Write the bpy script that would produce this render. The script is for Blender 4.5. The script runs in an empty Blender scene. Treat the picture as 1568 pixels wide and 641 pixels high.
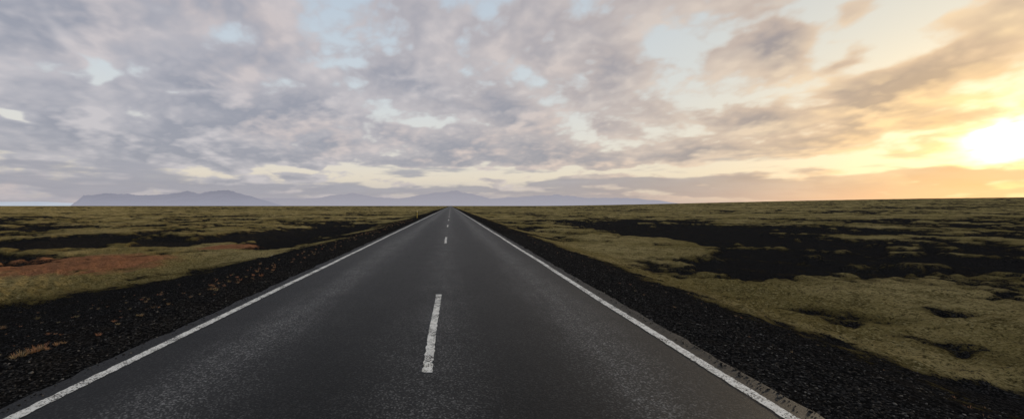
import bpy, math, numpy as np
from mathutils import Vector
rng=np.random.default_rng(7)
F=600.0; HX,HY=690.0,315.0; CAMH=1.75
scene=bpy.context.scene
# ---------------------------------------------------------------- numpy noise
_perm=rng.permutation(512).astype(np.int64)
_grad=rng.uniform(0,2*np.pi,512)
def gn(x,y,seed=0):
    xi=np.floor(x).astype(np.int64); yi=np.floor(y).astype(np.int64)
    xf=x-xi; yf=y-yi
    def g(ix,iy,dx,dy):
        h=_perm[(_perm[(ix+seed*37)&511]+iy)&511]
        a=_grad[h]; return np.cos(a)*dx+np.sin(a)*dy
    u=xf*xf*xf*(xf*(xf*6-15)+10); v=yf*yf*yf*(yf*(yf*6-15)+10)
    a=g(xi,yi,xf,yf); b=g(xi+1,yi,xf-1,yf); c=g(xi,yi+1,xf,yf-1); d=g(xi+1,yi+1,xf-1,yf-1)
    return ((a*(1-u)+b*u)*(1-v)+(c*(1-u)+d*u)*v)*1.5
def fbm(x,y,f,oct=4,seed=0,rough=.5):
    s=0;a=1;t=0
    for i in range(oct):
        s=s+a*gn(x*f+i*17.3,y*f+i*9.1,seed+i); t+=a; a*=rough; f=f*2.03
    return s/t
def ss(a,b,x):
    t=np.clip((x-a)/(b-a),0,1); return t*t*(3-2*t)
def P(px,py,h=2.85):
    Y=F*h/(py-HY); return ((px-HX)/F*Y, Y)
RL,RR=-3.90,3.08   # paved edges
def blobw(X,Y,px,py,rx,ry,h=2.85):
    x0,y0=P(px,py,h); x1,_=P(px+rx,py,h); _,ya=P(px,py-ry,h); _,yb=P(px,py+ry,h)
    ax=abs(x1-x0)
    ay=np.where(Y>y0,abs(ya-y0),abs(y0-yb))
    return np.exp(-(((X-x0)/ax)**2+((Y-y0)/ay)**2))
def masks(X,Y):
    r=np.hypot(X,Y)
    dR=X-RR; dL=RL-X
    eR=2.35+0.9*fbm(X,Y,.25,3,5)
    eL=1.9+7.0*ss(24,8,Y)+1.4*fbm(X,Y,.2,3,6)
    m=np.where(dR>dL, ss(-.9,1.2,(dR-eR)), ss(-1.3,1.8,dL-eL))
    n=fbm(X,Y*1.0,.045,4,11); n2=fbm(X,Y,.35,4,21,.65); n3=fbm(X,Y*.9,.011,3,31); n4=fbm(X,Y,.14,4,33,.6)
    cov=0.52+1.0*n+1.1*n2+1.4*n4+0.9*n3*ss(30,120,r)
    for (px,py,rx,ry,w) in [
        (1000,350,230,14,-1.0),(1120,402,150,16,-1.1),(1400,395,220,40,-.65),(1480,350,260,12,-.45),(1250,365,200,18,-.7),
        (1250,455,200,20,.35),(1000,385,110,9,.9),(860,350,60,18,.7),(900,400,50,25,.5),(1500,530,170,45,.22),(1350,480,120,25,.1),
        (110,369,150,8,-1.2),(490,352,100,14,-1.1),(60,350,60,5,-.7),(250,347,60,4,-.6),(470,376,90,8,-.8),(330,400,110,10,.3),(0,475,120,20,-.5),(100,440,150,10,.2),(300,365,100,5,.3)]:
        cov=cov+w*blobw(X,Y,px,py,rx,ry)
    moss=m*(.12+.88*ss(-.05,.72,cov))
    red=blobw(X,Y,80,412,150,19)*1.25+blobw(X,Y,365,380,60,5)*.9+blobw(X,Y,40,396,90,6)*.4
    red=np.clip(red*(1+.6*n2),0,1)
    return m,cov,moss,red
PUD=(-8.6,20.5)
def height(X,Y,spacing=None):
    r=np.hypot(X,Y); dR=X-RR; dL=RL-X; d=np.maximum(dR,dL)
    m,cov,moss,red=masks(X,Y)
    z=-0.012-np.where(dR>dL,1.2*ss(0.1,6.5,d),1.05*ss(0.2,8.0,d))
    z=z+0.42*fbm(X,Y,.045,3,41)*ss(4,16,d)+1.6*fbm(X,Y,.008,3,51)*ss(30,160,d)
    z=z+0.18*fbm(X,Y,.22,3,61)*ss(1.5,6,d)
    z=z-0.28*ss(.45,-.05,cov)*ss(3,10,d)
    az=np.degrees(np.arctan2(X,Y))
    z=z+np.where((az>0)&(az<150),0.0140*ss(7,56,az)*np.clip(r-250,0,3500),0)
    sp=0.012*r if spacing is None else spacing
    f1=np.clip(1-sp*1.2,0,1); f2=np.clip(1-sp*3,0,1); f3=np.clip(1-sp*8,0,1)
    b1=1-np.abs(fbm(X,Y,1.3,2,71))*3; b2=1-np.abs(fbm(X,Y,4.0,2,81))*3; b3=fbm(X,Y,11.,2,91)
    z=z+moss*(0.06+0.07*b1*f1+0.06*b2*f2+0.055*b3*f3)
    z=z+ss(0.05,.9,d)*(1-moss)*(0.04*fbm(X,Y,1.7,2,101)*f1+0.03*fbm(X,Y,7.,2,111)*f3)
    z=z-.20*np.exp(-((X-PUD[0])/.8)**2-((Y-PUD[1])/1.0)**2)
    # below the paving the sub-base lies lower with distance so that coarse facets never cut through it
    z=np.where(d<0,-0.012-.10*ss(0,-.35,d),z)
    return z
def mesh_obj(name,verts,faces,mat=None,smooth=True,attrs=None,cattr=None):
    me=bpy.data.meshes.new(name)
    verts=np.asarray(verts,dtype=np.float32); faces=np.asarray(faces,dtype=np.int32)
    k=faces.shape[1]
    me.vertices.add(len(verts)); me.vertices.foreach_set("co",verts.ravel())
    me.loops.add(faces.size); me.loops.foreach_set("vertex_index",faces.ravel())
    me.polygons.add(len(faces)); me.polygons.foreach_set("loop_start",np.arange(0,faces.size,k,dtype=np.int32))
    me.polygons.foreach_set("use_smooth",np.full(len(faces),smooth,dtype=bool))
    me.update(calc_edges=True)
    if attrs:
        for n,v in attrs.items():
            a=me.attributes.new(n,'FLOAT','POINT'); a.data.foreach_set("value",np.asarray(v,dtype=np.float32).ravel())
    if cattr:
        for n,v in cattr.items():
            a=me.attributes.new(n,'FLOAT_COLOR','POINT'); a.data.foreach_set("color",np.asarray(v,dtype=np.float32).ravel())
    ob=bpy.data.objects.new(name,me); scene.collection.objects.link(ob)
    if mat: me.materials.append(mat)
    return ob
# ---------------------------------------------------------------- node helper
class NT:
    def __init__(s,tree): s.t=tree; s.n=tree.nodes; s.l=tree.links
    def new(s,typ,**kw):
        n=s.n.new(typ)
        for k,v in kw.items(): setattr(n,k,v)
        return n
    def put(s,sock,v):
        if v is None: return
        if isinstance(v,bpy.types.NodeSocket): s.l.new(v,sock)
        else: sock.default_value=v
    def m(s,op,a,b=None,c=None,clamp=False):
        n=s.new('ShaderNodeMath',operation=op,use_clamp=clamp)
        s.put(n.inputs[0],a); s.put(n.inputs[1],b); s.put(n.inputs[2],c); return n.outputs[0]
    def ss(s,a,b,x):
        n=s.new('ShaderNodeMapRange',interpolation_type='SMOOTHSTEP'); n.inputs[1].default_value=a; n.inputs[2].default_value=b
        s.put(n.inputs[0],x); return n.outputs[0]
    def lin(s,a,b,x,c=0.,d=1.):
        n=s.new('ShaderNodeMapRange'); n.inputs[1].default_value=a; n.inputs[2].default_value=b; n.inputs[3].default_value=c; n.inputs[4].default_value=d
        s.put(n.inputs[0],x); return n.outputs[0]
    def mix(s,f,a,b,bt='MIX'):
        n=s.new('ShaderNodeMix',data_type='RGBA',blend_type=bt); s.put(n.inputs[0],f)
        for sock,v in((n.inputs[6],a),(n.inputs[7],b)):
            if isinstance(v,tuple) and len(v)==3: v=v+(1,)
            s.put(sock,v)
        return n.outputs[2]
    def noise(s,vec,scale,detail=3,rough=.5,dist=0.):
        n=s.new('ShaderNodeTexNoise'); s.put(n.inputs['Vector'],vec); n.inputs['Scale'].default_value=scale
        n.inputs['Detail'].default_value=detail; n.inputs['Roughness'].default_value=rough; n.inputs['Distortion'].default_value=dist
        return n.outputs[0]
    def vor(s,vec,scale,out='Distance'):
        n=s.new('ShaderNodeTexVoronoi',voronoi_dimensions='2D'); s.put(n.inputs['Vector'],vec); n.inputs['Scale'].default_value=scale; return n.outputs[out]
    def xyz(s,x,y,z):
        n=s.new('ShaderNodeCombineXYZ'); s.put(n.inputs[0],x); s.put(n.inputs[1],y); s.put(n.inputs[2],z); return n.outputs[0]
    def bump(s,h,dist,strength=1.,normal=None):
        n=s.new('ShaderNodeBump'); n.inputs['Strength'].default_value=strength; n.inputs['Distance'].default_value=dist
        s.put(n.inputs['Height'],h); s.put(n.inputs['Normal'],normal); return n.outputs[0]
def material(name):
    m=bpy.data.materials.new(name); m.use_nodes=True; t=NT(m.node_tree)
    bs=m.node_tree.nodes['Principled BSDF']; out=m.node_tree.nodes['Material Output']
    return m,t,bs,out
def lin(r,g,b):
    f=lambda c:(c/255/12.92 if c/255<.04045 else ((c/255+.055)/1.055)**2.4); return (f(r),f(g),f(b))
# ---------------------------------------------------------------- ground material
gm,t,bs,out=material("moss_and_lava_sand")
tc=t.new('ShaderNodeTexCoord'); O=tc.outputs['Object']
am=t.new('ShaderNodeAttribute',attribute_name='moss').outputs['Fac']
ar=t.new('ShaderNodeAttribute',attribute_name='red').outputs['Fac']
nA=t.noise(O,1.1,5,.68); nB=t.noise(O,13.,5,.78); nD=t.noise(O,.12,5,.62)
e=t.m('ADD',am,t.m('MULTIPLY',t.m('SUBTRACT',nA,.5),2.3)); e=t.m('ADD',e,t.m('MULTIPLY',t.m('SUBTRACT',nB,.5),2.5))
mf=t.ss(.42,.72,e)
mf=t.m('MULTIPLY',mf,t.ss(.01,.15,am))
mc=t.mix(t.ss(.38,.62,nD),(.270,.200,.068),(.480,.360,.150))
mc=t.mix(t.m('MULTIPLY',t.ss(.42,.66,nA),.9),mc,(.165,.122,.042))
mc=t.mix(t.m('MULTIPLY',t.ss(.48,.62,nB),.92),mc,(.036,.028,.013))  # black specks, plus hollow shade painted into the moss colour where the bump dips
mc=t.mix(t.m('MULTIPLY',t.ss(.47,.34,nB),.7),mc,(.66,.54,.28))
rc=t.mix(t.ss(.35,.65,nB),(.48,.21,.11),(.16,.065,.03))
redf=t.ss(.3,.65,t.m('ADD',ar,t.m('MULTIPLY',t.m('SUBTRACT',nA,.5),.7)))
mc=t.mix(t.m('MULTIPLY',redf,.9),mc,rc)
vc=t.vor(O,45.,'Color'); vs=t.new('ShaderNodeSeparateColor'); t.l.new(vc,vs.inputs[0])
g0=t.mix(t.m('POWER',vs.outputs[0],4.),(.010,.0095,.009),(.075,.067,.06))
g0=t.mix(t.m('MULTIPLY',t.ss(.5,.75,nA),.8),g0,(.024,.019,.015))
g0=t.mix(t.m('MULTIPLY',t.ss(.60,.72,nB),.35),g0,(.08,.055,.033))
col=t.mix(mf,g0,mc)
h=t.m('ADD',t.m('MULTIPLY',nB,-1.2),t.m('MULTIPLY',mf,.6))
h=t.m('ADD',h,t.m('MULTIPLY',vs.outputs[0],.18))
df=t.new('ShaderNodeBsdfDiffuse'); df.inputs['Roughness'].default_value=.8
t.l.new(col,df.inputs['Color']); t.l.new(t.bump(h,.08,1.),df.inputs['Normal']); t.l.new(df.outputs[0],out.inputs[0]); t.n.remove(bs)
# ---------------------------------------------------------------- ground mesh
th=np.concatenate([np.linspace(-180,-78,60,endpoint=False),np.linspace(-78,78,1000,endpoint=False),np.linspace(78,180,60)])
th=np.radians(th); rr=np.concatenate([[0.02],np.exp(np.linspace(math.log(.7),math.log(45000),800))])
TH,RAD=np.meshgrid(th,rr); X=RAD*np.sin(TH); Y=RAD*np.cos(TH)
Xf,Yf=X.ravel(),Y.ravel()
Z=height(Xf,Yf); m_,cov_,moss_,red_=masks(Xf,Yf)
nr,nt=X.shape; idx=np.arange(nr*nt).reshape(nr,nt)
faces=np.stack([idx[:-1,:-1],idx[1:,:-1],idx[1:,1:],idx[:-1,1:]],-1).reshape(-1,4)[:, ::-1]
mesh_obj("ground",np.stack([Xf,Yf,Z],1),faces,gm,True,{'moss':moss_,'red':red_})
# puddle in a hollow beside the road
wm_,t,bs,out=material("puddle_water"); bs.inputs['Base Color'].default_value=(.02,.02,.018,1); bs.inputs['Roughness'].default_value=.12; bs.inputs['IOR'].default_value=1.33
O=t.new('ShaderNodeTexCoord').outputs['Object']; t.l.new(t.bump(t.noise(O,6.,3),.02,.5),bs.inputs['Normal'])
gx,gy=np.meshgrid(np.linspace(-.8,.8,30)+PUD[0],np.linspace(-1.,1.,30)+PUD[1])
pz=np.percentile(height(gx.ravel(),gy.ravel()),16)
aa=np.linspace(0,2*np.pi,48,endpoint=False); ra=1+.15*np.sin(3*aa)+.1*np.cos(5*aa)
pv=np.stack([PUD[0]+.9*ra*np.cos(aa),PUD[1]+1.1*ra*np.sin(aa),0*aa+pz],1); pv=np.concatenate([pv,[[PUD[0],PUD[1],pz]]])
mesh_obj("puddle",pv,[(i,(i+1)%48,48) for i in range(48)],wm_,False)
# ---------------------------------------------------------------- road
rm,t,bs,out=material("asphalt")
O=t.new('ShaderNodeTexCoord').outputs['Object']; sx=t.new('ShaderNodeSeparateXYZ'); t.l.new(O,sx.inputs[0]); x=sx.outputs[0]; y=sx.outputs[1]
sv=t.xyz(x,t.m('MULTIPLY',y,.12),0.)
wob=t.m('MULTIPLY',t.m('SUBTRACT',t.noise(sv,.8,4,.6),.5),1.0)
xw=t.m('ADD',x,wob)
def band(c,wd,a): 
    q=t.m('DIVIDE',t.m('SUBTRACT',xw,c),wd); return t.m('MULTIPLY',t.m('EXPONENT',t.m('MULTIPLY',t.m('MULTIPLY',q,q),-1.)),a)
b_=t.m('ADD',t.m('ADD',band(-2.45,.45,.046),band(-.2,.45,.030)),t.m('ADD',band(1.9,.42,.043),.007))
v1=t.vor(O,75.,'Color'); s1=t.new('ShaderNodeSeparateColor'); t.l.new(v1,s1.inputs[0])
k=t.m('ADD',t.m('MULTIPLY',t.m('POWER',s1.outputs[0],5.),3.4),.38)
k=t.m('MULTIPLY',k,t.lin(.3,.7,t.noise(O,1.1,6,.72),.5,1.5))
k=t.m('MULTIPLY',k,t.lin(.3,.7,t.noise(sv,5.,3,.6),.8,1.2))
k=t.m('MULTIPLY',k,b_)
vm=t.new('ShaderNodeVectorMath',operation='SCALE'); vm.inputs[0].default_value=(1.,.95,.88); t.l.new(k,vm.inputs['Scale'])
t.l.new(vm.outputs[0],bs.inputs['Base Color'])
bs.inputs['Roughness'].default_value=.55; bs.inputs['Specular IOR Level'].default_value=.13
t.l.new(t.bump(t.m('ADD',s1.outputs[1],s1.outputs[0]),.006,.9),bs.inputs['Normal'])
ys=np.concatenate([np.arange(-25,60,.12),60*np.exp(np.linspace(0,math.log(12000/60),160))])
def edge(yv,seed,amp): return amp*fbm(yv,yv*0+seed,1.7,5,seed,.65)*np.clip(60/np.maximum(np.abs(yv),60),0,1)
L=RL+edge(ys,3,.12); Rr=RR+edge(ys,9,.12)
cols=np.linspace(0,1,12)
V=[]
for c in cols: V.append(np.stack([L*(1-c)+Rr*c,ys,0*ys],1))
V=[np.stack([L-.004,ys,0*ys-.05],1)]+V+[np.stack([Rr+.004,ys,0*ys-.05],1)]
V=np.stack(V,1); n0,n1=V.shape[:2]; idx=np.arange(n0*n1).reshape(n0,n1)
fc=np.stack([idx[:-1,:-1],idx[:-1,1:],idx[1:,1:],idx[1:,:-1]],-1).reshape(-1,4)
mesh_obj("road",V.reshape(-1,3),fc,rm,False)
# markings
pm,t,bs,out=material("worn_road_paint")
O=t.new('ShaderNodeTexCoord').outputs['Object']
w=t.m('ADD',t.m('MULTIPLY',t.noise(O,60.,3,.7),.65),t.m('MULTIPLY',t.noise(O,3.,3,.6),.35))
bs.inputs['Roughness'].default_value=.8
t.l.new(t.mix(t.ss(.4,.7,t.noise(O,12.,4,.7)),(.76,.72,.63),(.50,.46,.39)),bs.inputs['Base Color'])
tr=t.new('ShaderNodeBsdfTransparent'); mx=t.new('ShaderNodeMixShader'); t.l.new(t.ss(.525,.565,w),mx.inputs[0])
t.l.new(bs.outputs[0],mx.inputs[1]); t.l.new(tr.outputs[0],mx.inputs[2]); t.l.new(mx.outputs[0],out.inputs[0])
def strip(xc,wd,y0,y1,step,seed):
    yv=np.arange(y0,min(y1,80),step) if y1<80 else np.concatenate([np.arange(y0,80,step),80*np.exp(np.linspace(0,math.log(y1/80),80))])
    if y1<80: yv=np.append(yv,y1)
    f=np.clip(30/np.maximum(np.abs(yv),30),0,1)
    j1=.02*fbm(yv,yv*0,9.,2,seed)*f; j2=.02*fbm(yv,yv*0+5,9.,2,seed+3)*f; s=.04*fbm(yv,yv*0,.2,2,seed+5)
    a=np.stack([xc-wd/2+j1+s,yv,0*yv+.004],1); b=np.stack([xc+wd/2+j2+s,yv,0*yv+.004],1)
    return a,b
def build(strips,name):
    V=[];Fc=[];o=0
    for a,b in strips:
        n=len(a); V+= [a,b]; i=np.arange(n-1)
        Fc.append(np.stack([o+i,o+n+i,o+n+i+1,o+i+1],1)); o+=2*n
    return mesh_obj(name,np.concatenate(V),np.concatenate(Fc),pm,False)
mk=bpy.data.objects.new("road_markings",None); scene.collection.objects.link(mk)
a=build([strip(-3.62,.12,-20,8000,.03,1)],"edge_line_a"); b=build([strip(2.80,.12,-20,8000,.03,2)],"edge_line_b")
c=build([strip(-.245,.105,4.12+14.2*k,7.75+14.2*k,.03,10+k) if 7.75+14.2*k<80 else (np.array([[-.30,4.12+14.2*k,.004],[-.30,7.75+14.2*k,.004]]),np.array([[-.19,4.12+14.2*k,.004],[-.19,7.75+14.2*k,.004]])) for k in range(-1,120)],"centre_dashes")
for o in(a,b,c): o.parent=mk
# ---------------------------------------------------------------- gravel stones (one object)
ph=(1+5**.5)/2
iv=np.array([(-1,ph,0),(1,ph,0),(-1,-ph,0),(1,-ph,0),(0,-1,ph),(0,1,ph),(0,-1,-ph),(0,1,-ph),(ph,0,-1),(ph,0,1),(-ph,0,-1),(-ph,0,1)])/1.9
iF=np.array([(0,11,5),(0,5,1),(0,1,7),(0,7,10),(0,10,11),(1,5,9),(5,11,4),(11,10,2),(10,7,6),(7,1,8),(3,9,4),(3,4,2),(3,2,6),(3,6,8),(3,8,9),(4,9,5),(2,4,11),(6,2,10),(8,6,7),(9,8,1)])
def scatter_stones(n):
    Ys=1.5+rng.power(.6,n)*24; side=rng.random(n)<.45
    ex=rng.exponential(1.6,n)
    Xs=np.where(side,RR-.14+ex,RL+.14-ex*1.9)
    moss=masks(Xs,Ys)[2]; keep=rng.random(n)>moss*1.4; Xs,Ys=Xs[keep],Ys[keep]
    onroad=(Xs>np.interp(Ys,ys,L))&(Xs<np.interp(Ys,ys,Rr))
    keep=~(onroad&(rng.random(len(Xs))>.5)); Xs,Ys,onroad=Xs[keep],Ys[keep],onroad[keep]
    z=np.where(onroad,0.,height(Xs,Ys)); n=len(Xs)
    s=rng.lognormal(math.log(.006),.45,n); s=np.clip(s,.003,.028)
    v=iv[None]*(1+rng.uniform(-.3,.3,(n,12,1)))*s[:,None,None]*rng.uniform(.6,1.3,(n,1,3))
    v[:,:,2]*=.7
    v=v+np.stack([Xs,Ys,z+s*.2],1)[:,None,:]
    f=(iF[None]+12*np.arange(n)[:,None,None]).reshape(-1,3)
    return v.reshape(-1,3),f,np.repeat(rng.random(n),12)
sm,t,bs,out=material("basalt_gravel")
at=t.new('ShaderNodeAttribute',attribute_name='rnd').outputs['Fac']
t.l.new(t.mix(t.m('POWER',at,5.),(.013,.012,.011),(.13,.12,.105)),bs.inputs['Base Color']); bs.inputs['Roughness'].default_value=.9; bs.inputs['Specular IOR Level'].default_value=.1
v,f,r_=scatter_stones(56000); mesh_obj("gravel",v,f,sm,False,{'rnd':r_})
# ---------------------------------------------------------------- dry grass tufts (one object)
def tufts(centers):
    V=[];Fc=[];A=[];o=0
    cz_=height(np.array([c[0] for c in centers]),np.array([c[1] for c in centers]))
    for (cx,cy,sz,nb),cz in zip(centers,cz_):
        tint=rng.random()
        for i in range(nb):
            a=rng.uniform(0,2*np.pi); q=rng.uniform(0,.35)*sz; lean=rng.uniform(.2,1.1); L_=sz*rng.uniform(.5,1.1)
            b=np.array([cx+q*np.cos(a),cy+q*np.sin(a),cz-.01]); d=np.array([np.cos(a)*lean,np.sin(a)*lean,1.]); d/=np.linalg.norm(d)
            p=np.array([-np.sin(a),np.cos(a),0])*.0018*(1+cy*.1)
            mid=b+d*L_*.55; tip=b+d*L_+np.array([np.cos(a),np.sin(a),-.6])*L_*.15*lean
            V+= [b-p,b+p,mid+p*.8,mid-p*.8,tip]; Fc+=[(o,o+1,o+2),(o,o+2,o+3),(o+3,o+2,o+4)]; A+=[tint]*5; o+=5
    return np.array(V),np.array(Fc),np.array(A)
C=[]
for px,py,n,s in [(30,590,7,.10),(105,568,4,.08),(60,545,2,.05),(195,522,4,.07),(240,505,2,.05),(120,495,3,.06),(350,455,4,.09),(335,470,3,.07),(380,447,4,.09),(265,478,2,.06),(25,477,4,.09),(205,470,4,.07),(410,435,4,.09)]:
    hgt=1.75+.45
    Yc=F*hgt/(py-HY); Xc=(px-HX)/F*Yc
    if Xc>RL-.3: Xc=RL-.35
    for i in range(n): C.append((Xc+rng.normal(0,.09*Yc/4),Yc+rng.normal(0,.12*Yc/4),s*rng.uniform(.6,1.1),int(rng.integers(25,45))))
for i in range(190):
    y_=rng.uniform(7,50); x_=RL-rng.uniform(.7,2.0)-.3*rng.exponential(1); C.append((x_,y_,rng.uniform(.04,.10),int(rng.integers(10,20))))
for i in range(110):
    y_=rng.uniform(3,35); x_=RR+rng.uniform(.8,2.8); C.append((x_,y_,rng.uniform(.02,.05),int(rng.integers(8,16))))
for i in range(130):
    y_=rng.uniform(3,11); x_=RL-rng.uniform(.8,9); C.append((x_,y_,rng.uniform(.02,.05),int(rng.integers(8,16))))
v,f,r_=tufts(C)
dm,t,bs,out=material("dry_grass_blades")
at=t.new('ShaderNodeAttribute',attribute_name='rnd').outputs['Fac']
t.l.new(t.mix(at,(.30,.125,.055),(.20,.15,.068)),bs.inputs['Base Color']); bs.inputs['Roughness'].default_value=.9
mesh_obj("dry_grass",v,f,dm,False,{'rnd':r_})
# ---------------------------------------------------------------- roadside marker post
def post(x,y):
    z=float(height(np.array([x]),np.array([y]))[0])
    e=bpy.data.objects.new("road_marker_post",None); e.location=(x,y,z); scene.collection.objects.link(e)
    ym,t,bs,o=material("yellow_plastic"); bs.inputs['Roughness'].default_value=.5
    O=t.new('ShaderNodeTexCoord').outputs['Object']; t.l.new(t.mix(t.noise(O,6.,4),(.66,.46,.05),(.5,.33,.04)),bs.inputs['Base Color'])
    wm,t,bs,o=material("white_reflector"); bs.inputs['Base Color'].default_value=(.8,.8,.78,1); bs.inputs['Roughness'].default_value=.25
    def box(n,sx,sy,z0,z1,mat,topslant=0,loc=(0,0,0)):
        v=[(-sx,-sy,z0),(sx,-sy,z0),(sx,sy,z0),(-sx,sy,z0),(-sx*.85,-sy,z1-topslant),(sx*.85,-sy,z1-topslant),(sx*.85,sy,z1),(-sx*.85,sy,z1)]
        ob=mesh_obj(n,v,[(3,2,1,0),(4,5,6,7),(0,1,5,4),(1,2,6,5),(2,3,7,6),(3,0,4,7)],mat,False)
        if sy>.01:
            b=ob.modifiers.new("b",'BEVEL'); b.width=.006; b.segments=2
        ob.parent=e; ob.location=loc
    box("post",.045,.03,-.2,1.20,ym,.04); box("reflector",.03,.003,.90,1.04,wm,0,(0,-.034,0))
post(-4.95,58)
# ---------------------------------------------------------------- mountains and glacier (aerial haze painted into their materials as emission)
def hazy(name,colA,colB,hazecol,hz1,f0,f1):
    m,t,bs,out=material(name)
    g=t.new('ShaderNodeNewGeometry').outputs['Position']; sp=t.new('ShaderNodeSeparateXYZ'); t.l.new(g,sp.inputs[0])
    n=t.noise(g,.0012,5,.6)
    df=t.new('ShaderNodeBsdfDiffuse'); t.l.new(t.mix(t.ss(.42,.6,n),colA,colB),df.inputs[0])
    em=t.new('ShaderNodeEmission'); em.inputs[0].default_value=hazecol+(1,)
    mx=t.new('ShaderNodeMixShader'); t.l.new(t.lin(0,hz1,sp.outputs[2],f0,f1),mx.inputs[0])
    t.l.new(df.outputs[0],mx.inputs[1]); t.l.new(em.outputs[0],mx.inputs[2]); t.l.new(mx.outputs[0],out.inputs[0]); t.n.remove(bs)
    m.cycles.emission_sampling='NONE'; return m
def ridge(name,D,prof,mat,depth,seed,rough):
    xs=np.array([p[0] for p in prof],float); hs=np.array([HY-p[1] for p in prof],float)/F*D
    px=np.linspace(xs[0],xs[-1],420); hp=np.interp(px,xs,hs); Xw=(px-HX)/F*D
    rows=30; V=[]
    for j in range(rows):
        q=j/(rows-1); w=np.sin(np.pi*q*.5)**1.2
        Yw=D-depth*(1-q)
        n=fbm(Xw/600,np.full_like(Xw,Yw/600),.8,5,seed,.55)
        hgt=hp*w*(1+rough*n*(1-.5*q))
        V.append(np.stack([Xw*(Yw/D),np.full_like(Xw,Yw),hgt-15],1))
    V=np.stack(V,0); n0,n1=V.shape[:2]; idx=np.arange(n0*n1).reshape(n0,n1)
    fc=np.stack([idx[:-1,:-1],idx[:-1,1:],idx[1:,1:],idx[1:,:-1]],-1).reshape(-1,4)
    return mesh_obj(name,V.reshape(-1,3),fc,mat,True)
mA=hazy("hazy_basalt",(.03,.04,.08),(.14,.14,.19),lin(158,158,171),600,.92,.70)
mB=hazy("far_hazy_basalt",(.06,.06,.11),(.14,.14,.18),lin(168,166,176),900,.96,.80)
mG=hazy("hazy_glacier_ice",(.72,.78,.85),(.85,.88,.92),lin(200,206,214),300,.6,.4)
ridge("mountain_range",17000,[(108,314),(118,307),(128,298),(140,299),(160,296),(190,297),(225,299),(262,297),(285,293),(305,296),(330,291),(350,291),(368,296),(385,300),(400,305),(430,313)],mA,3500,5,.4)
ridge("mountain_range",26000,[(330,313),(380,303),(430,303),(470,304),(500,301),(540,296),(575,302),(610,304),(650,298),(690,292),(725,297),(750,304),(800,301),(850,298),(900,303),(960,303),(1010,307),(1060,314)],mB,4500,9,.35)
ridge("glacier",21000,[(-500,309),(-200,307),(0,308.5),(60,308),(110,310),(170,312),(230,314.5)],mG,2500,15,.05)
# ---------------------------------------------------------------- sky dome (clouds) in front of the physical sky
def azel(px,py):
    az=math.atan((px-HX)/F); return az,math.atan((HY-py)/F*math.cos(az))
saz,sel=azel(1532,216)
sd=np.array((math.sin(saz)*math.cos(sel),math.cos(saz)*math.cos(sel),math.sin(sel)))
azs=np.radians(np.concatenate([np.linspace(-180,-60,130,endpoint=False),np.linspace(-60,64,1250,endpoint=False),np.linspace(64,180,131)]))
els=np.radians(np.concatenate([np.linspace(-3,0,4,endpoint=False),np.linspace(0,31,300,endpoint=False),np.linspace(31,90,60)]))
AZ,EL=np.meshgrid(azs,els); AZ=AZ.ravel(); EL=EL.ravel()
dx,dy,dz=np.sin(AZ)*np.cos(EL),np.cos(AZ)*np.cos(EL),np.sin(EL)
zc=np.maximum(dz,0)
e0=np.maximum(EL,0); a8=math.radians(9)
rho=4.6*np.exp(-(1.2*e0+3.0*a8*(1-np.exp(-e0/a8))))*np.clip(np.cos(e0),0,1)**.3
px_,py_=np.sin(AZ)*rho,np.cos(AZ)*rho
wx=fbm(px_,py_,2.,4,201); wy=fbm(px_,py_,2.,4,211)
AZw=AZ+.10*wx; ELw=EL+.04*wy
def blob(px,py,rx,ry,rot=0.,w=True):
    a,e_=azel(px,py); c=math.cos(a); ra,re=rx/F*c*c,ry/F*c; r=math.radians(rot)
    u=(AZw if w else AZ)-a; v=(ELw if w else EL)-e_
    u,v=(u*math.cos(r)+v*math.sin(r))/ra,(-u*math.sin(r)+v*math.cos(r))/re
    return np.exp(-(u*u+v*v))
def blobs(l): return sum(b[4]*blob(*b[:4],*b[5:]) for b in l)
def dens(x,y,o=6):
    x,y=x+.05*fbm(x,y,2.2,2,221),y+.05*fbm(x,y,2.2,2,231)
    a=fbm(x,y,3.2,o,241,.52); b=fbm(x,y,1.1,2,251); c=np.abs(fbm(x,y,6.5,3,261,.5))-.17
    return (a*.66+b*.26-c*.26)/.165
d0=dens(px_,py_); s2=sd[:2]/np.hypot(*sd[:2])
d1=dens(px_+s2[0]*.06,py_+s2[1]*.06,4); d2=dens(px_+s2[0]*.16,py_+s2[1]*.16,3)
cov=-.25+blobs([(200,120,500,210,2.2),(800,150,360,130,1.7),(950,245,180,16,1.4),(780,215,150,26,1.1),(350,235,420,28,1.6),(1420,130,170,26,2.3,28),(1510,60,110,26,1.6,25),(1180,60,45,26,2.6),(1300,95,60,18,2.2,25),(1330,20,60,20,1.9),(1350,190,160,20,2.1),(1180,180,130,22,1.4),(1480,185,90,12,1.2),(1150,235,160,9,1.2),
   (1120,75,120,60,-1.1),(1250,50,60,70,-1.4),(1420,20,100,30,-2.4),(1040,20,60,40,-.6),(1260,130,100,20,-1.2),(640,266,400,9,-3.4),(650,188,70,10,-2.8),(620,168,60,14,-.8),(310,147,70,8,-2.6),(36,178,22,7,-3.8),(118,85,16,50,-2.4,20),(960,208,110,12,-2.0),(1220,258,150,7,-1.6),(350,50,60,12,-1.7),(500,92,60,12,-1.9),(1528,212,50,14,-1.3),(1010,130,60,12,-1.)])
Dn=d0+cov
alpha=ss(-.8,.9,Dn); thick=ss(.0,3.2,Dn)
lit=np.clip(.22+.22*(d0-d1)+.24*(d0-d2),0,1)
ang=np.arccos(np.clip(dx*sd[0]+dy*sd[1]+dz*sd[2],-1,1))
near=np.clip(1.15*np.exp(-2.9*ang),0,1)[:,None]
g1=np.exp(-(ang/.025)**2); g2=np.exp(-9.*ang)
L3=lambda *c: np.array(lin(*c))[None]
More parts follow.
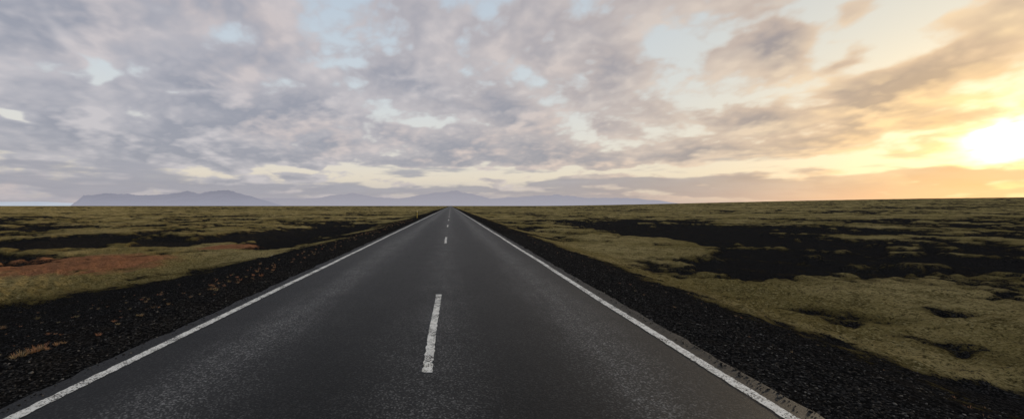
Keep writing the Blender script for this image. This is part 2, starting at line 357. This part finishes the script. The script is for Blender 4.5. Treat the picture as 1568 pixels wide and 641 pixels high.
def mixc(f,a,b): f=np.asarray(f); f=f[:,None] if f.ndim==1 else f; return a*(1-f)+b*f
kp=np.radians([0,4,8,17,30,90]); kc=np.array([lin(*c) for c in [(188,182,184),(228,218,202),(224,222,216),(204,214,222),(184,200,217),(100,130,172)]])
clear=np.stack([np.interp(EL,kp,kc[:,i]) for i in range(3)],1)
clear=mixc(near*.6,clear,L3(246,224,172))
edge_c=mixc(near,L3(208,203,207),L3(252,214,150)); body_c=mixc(near,L3(150,153,167),L3(150,124,104)); mid_c=mixc(near**.7,L3(180,180,190),L3(214,179,140))
pink=ss(-.2,.5,fbm(px_,py_,.8,3,301))
edge_c=mixc(pink*.7,edge_c,edge_c*np.array([[1.12,.98,.88]]))
cc=mixc(thick,mid_c,body_c); cc=mixc(lit*.85,cc,edge_c)
sky=mixc(alpha*.94,clear,cc)
lown=fbm(AZ*5,EL*38,1.,5,311,.55)/.2
lowc=blobs([(250,290,330,12,1.7),(60,255,200,16,1.2),(800,290,420,11,1.9),(1450,276,220,20,3.6,4),(1150,292,300,13,1.9),(1010,240,150,9,1.1),(860,273,70,6,1.1),(560,245,200,8,.7)])
lf=ss(.2,1.7,.75*lown+lowc)*ss(math.radians(8.5),math.radians(4.5),EL)
sky=mixc(lf*.9,sky,mixc(near,L3(156,157,169),L3(152,134,125))+ (.03*lown)[:,None]*.5)
hf=np.exp(-40*zc); sky=mixc(hf*.85,sky,mixc(near,L3(174,171,179),L3(168,148,134)))
bank=(1-.95*ss(.22,.55,blob(1500,290,280,38,3)))*(1-.6*alpha*ss(.2,1.4,Dn))
sky=sky+(g1*4.0*bank)[:,None]*np.array([[1,.86,.55]])+(g2*.56*(.15+.85*bank))[:,None]*np.array([[1,.72,.30]])
rows,colsn=len(els),len(azs); Rd=60000.
idx=np.arange(rows*colsn).reshape(rows,colsn)
fc=np.stack([idx[:-1,:-1],idx[:-1,1:],idx[1:,1:],idx[1:,:-1]],-1).reshape(-1,4)
skm,t,bs,out=material("cloud_layer"); t.n.remove(bs)
em=t.new('ShaderNodeEmission'); at=t.new('ShaderNodeAttribute',attribute_name='cloud'); t.l.new(at.outputs['Color'],em.inputs[0]); em.inputs[1].default_value=.95
tr=t.new('ShaderNodeBsdfTransparent'); ad=t.new('ShaderNodeAddShader'); t.l.new(em.outputs[0],ad.inputs[0]); t.l.new(tr.outputs[0],ad.inputs[1]); t.l.new(ad.outputs[0],out.inputs[0])
skm.cycles.emission_sampling='NONE'
mesh_obj("sky",np.stack([dx,dy,dz],1)*Rd,fc,skm,True,None,{'cloud':np.concatenate([sky,np.ones((len(sky),1))],1)})
w=bpy.data.worlds.new("sky"); scene.world=w; w.use_nodes=True; t=NT(w.node_tree)
bg=w.node_tree.nodes['Background']
ns=t.new('ShaderNodeTexSky',sky_type='NISHITA'); ns.sun_disc=False; ns.sun_elevation=sel; ns.sun_rotation=saz
t.l.new(ns.outputs[0],bg.inputs[0]); bg.inputs[1].default_value=.01
# ---------------------------------------------------------------- sun
sl=bpy.data.lights.new("sun",'SUN'); sl.energy=2.6; sl.angle=math.radians(3); sl.color=(1.,.80,.55)
so=bpy.data.objects.new("sun",sl); scene.collection.objects.link(so); so.rotation_euler=Vector(-sd).to_track_quat('-Z','Y').to_euler()
# ---------------------------------------------------------------- camera
cd=bpy.data.cameras.new("camera"); co=bpy.data.objects.new("camera",cd); scene.collection.objects.link(co)
cd.sensor_width=36; cd.lens=36*F/1568; cd.shift_x=(784-HX)/1568; cd.shift_y=-(320.5-HY)/1568
co.location=(0,0,CAMH); co.rotation_euler=(math.pi/2,0,0); cd.clip_start=.05; cd.clip_end=150000
scene.camera=co
scene.view_settings.view_transform='Standard'; scene.view_settings.look='None'; scene.view_settings.exposure=0
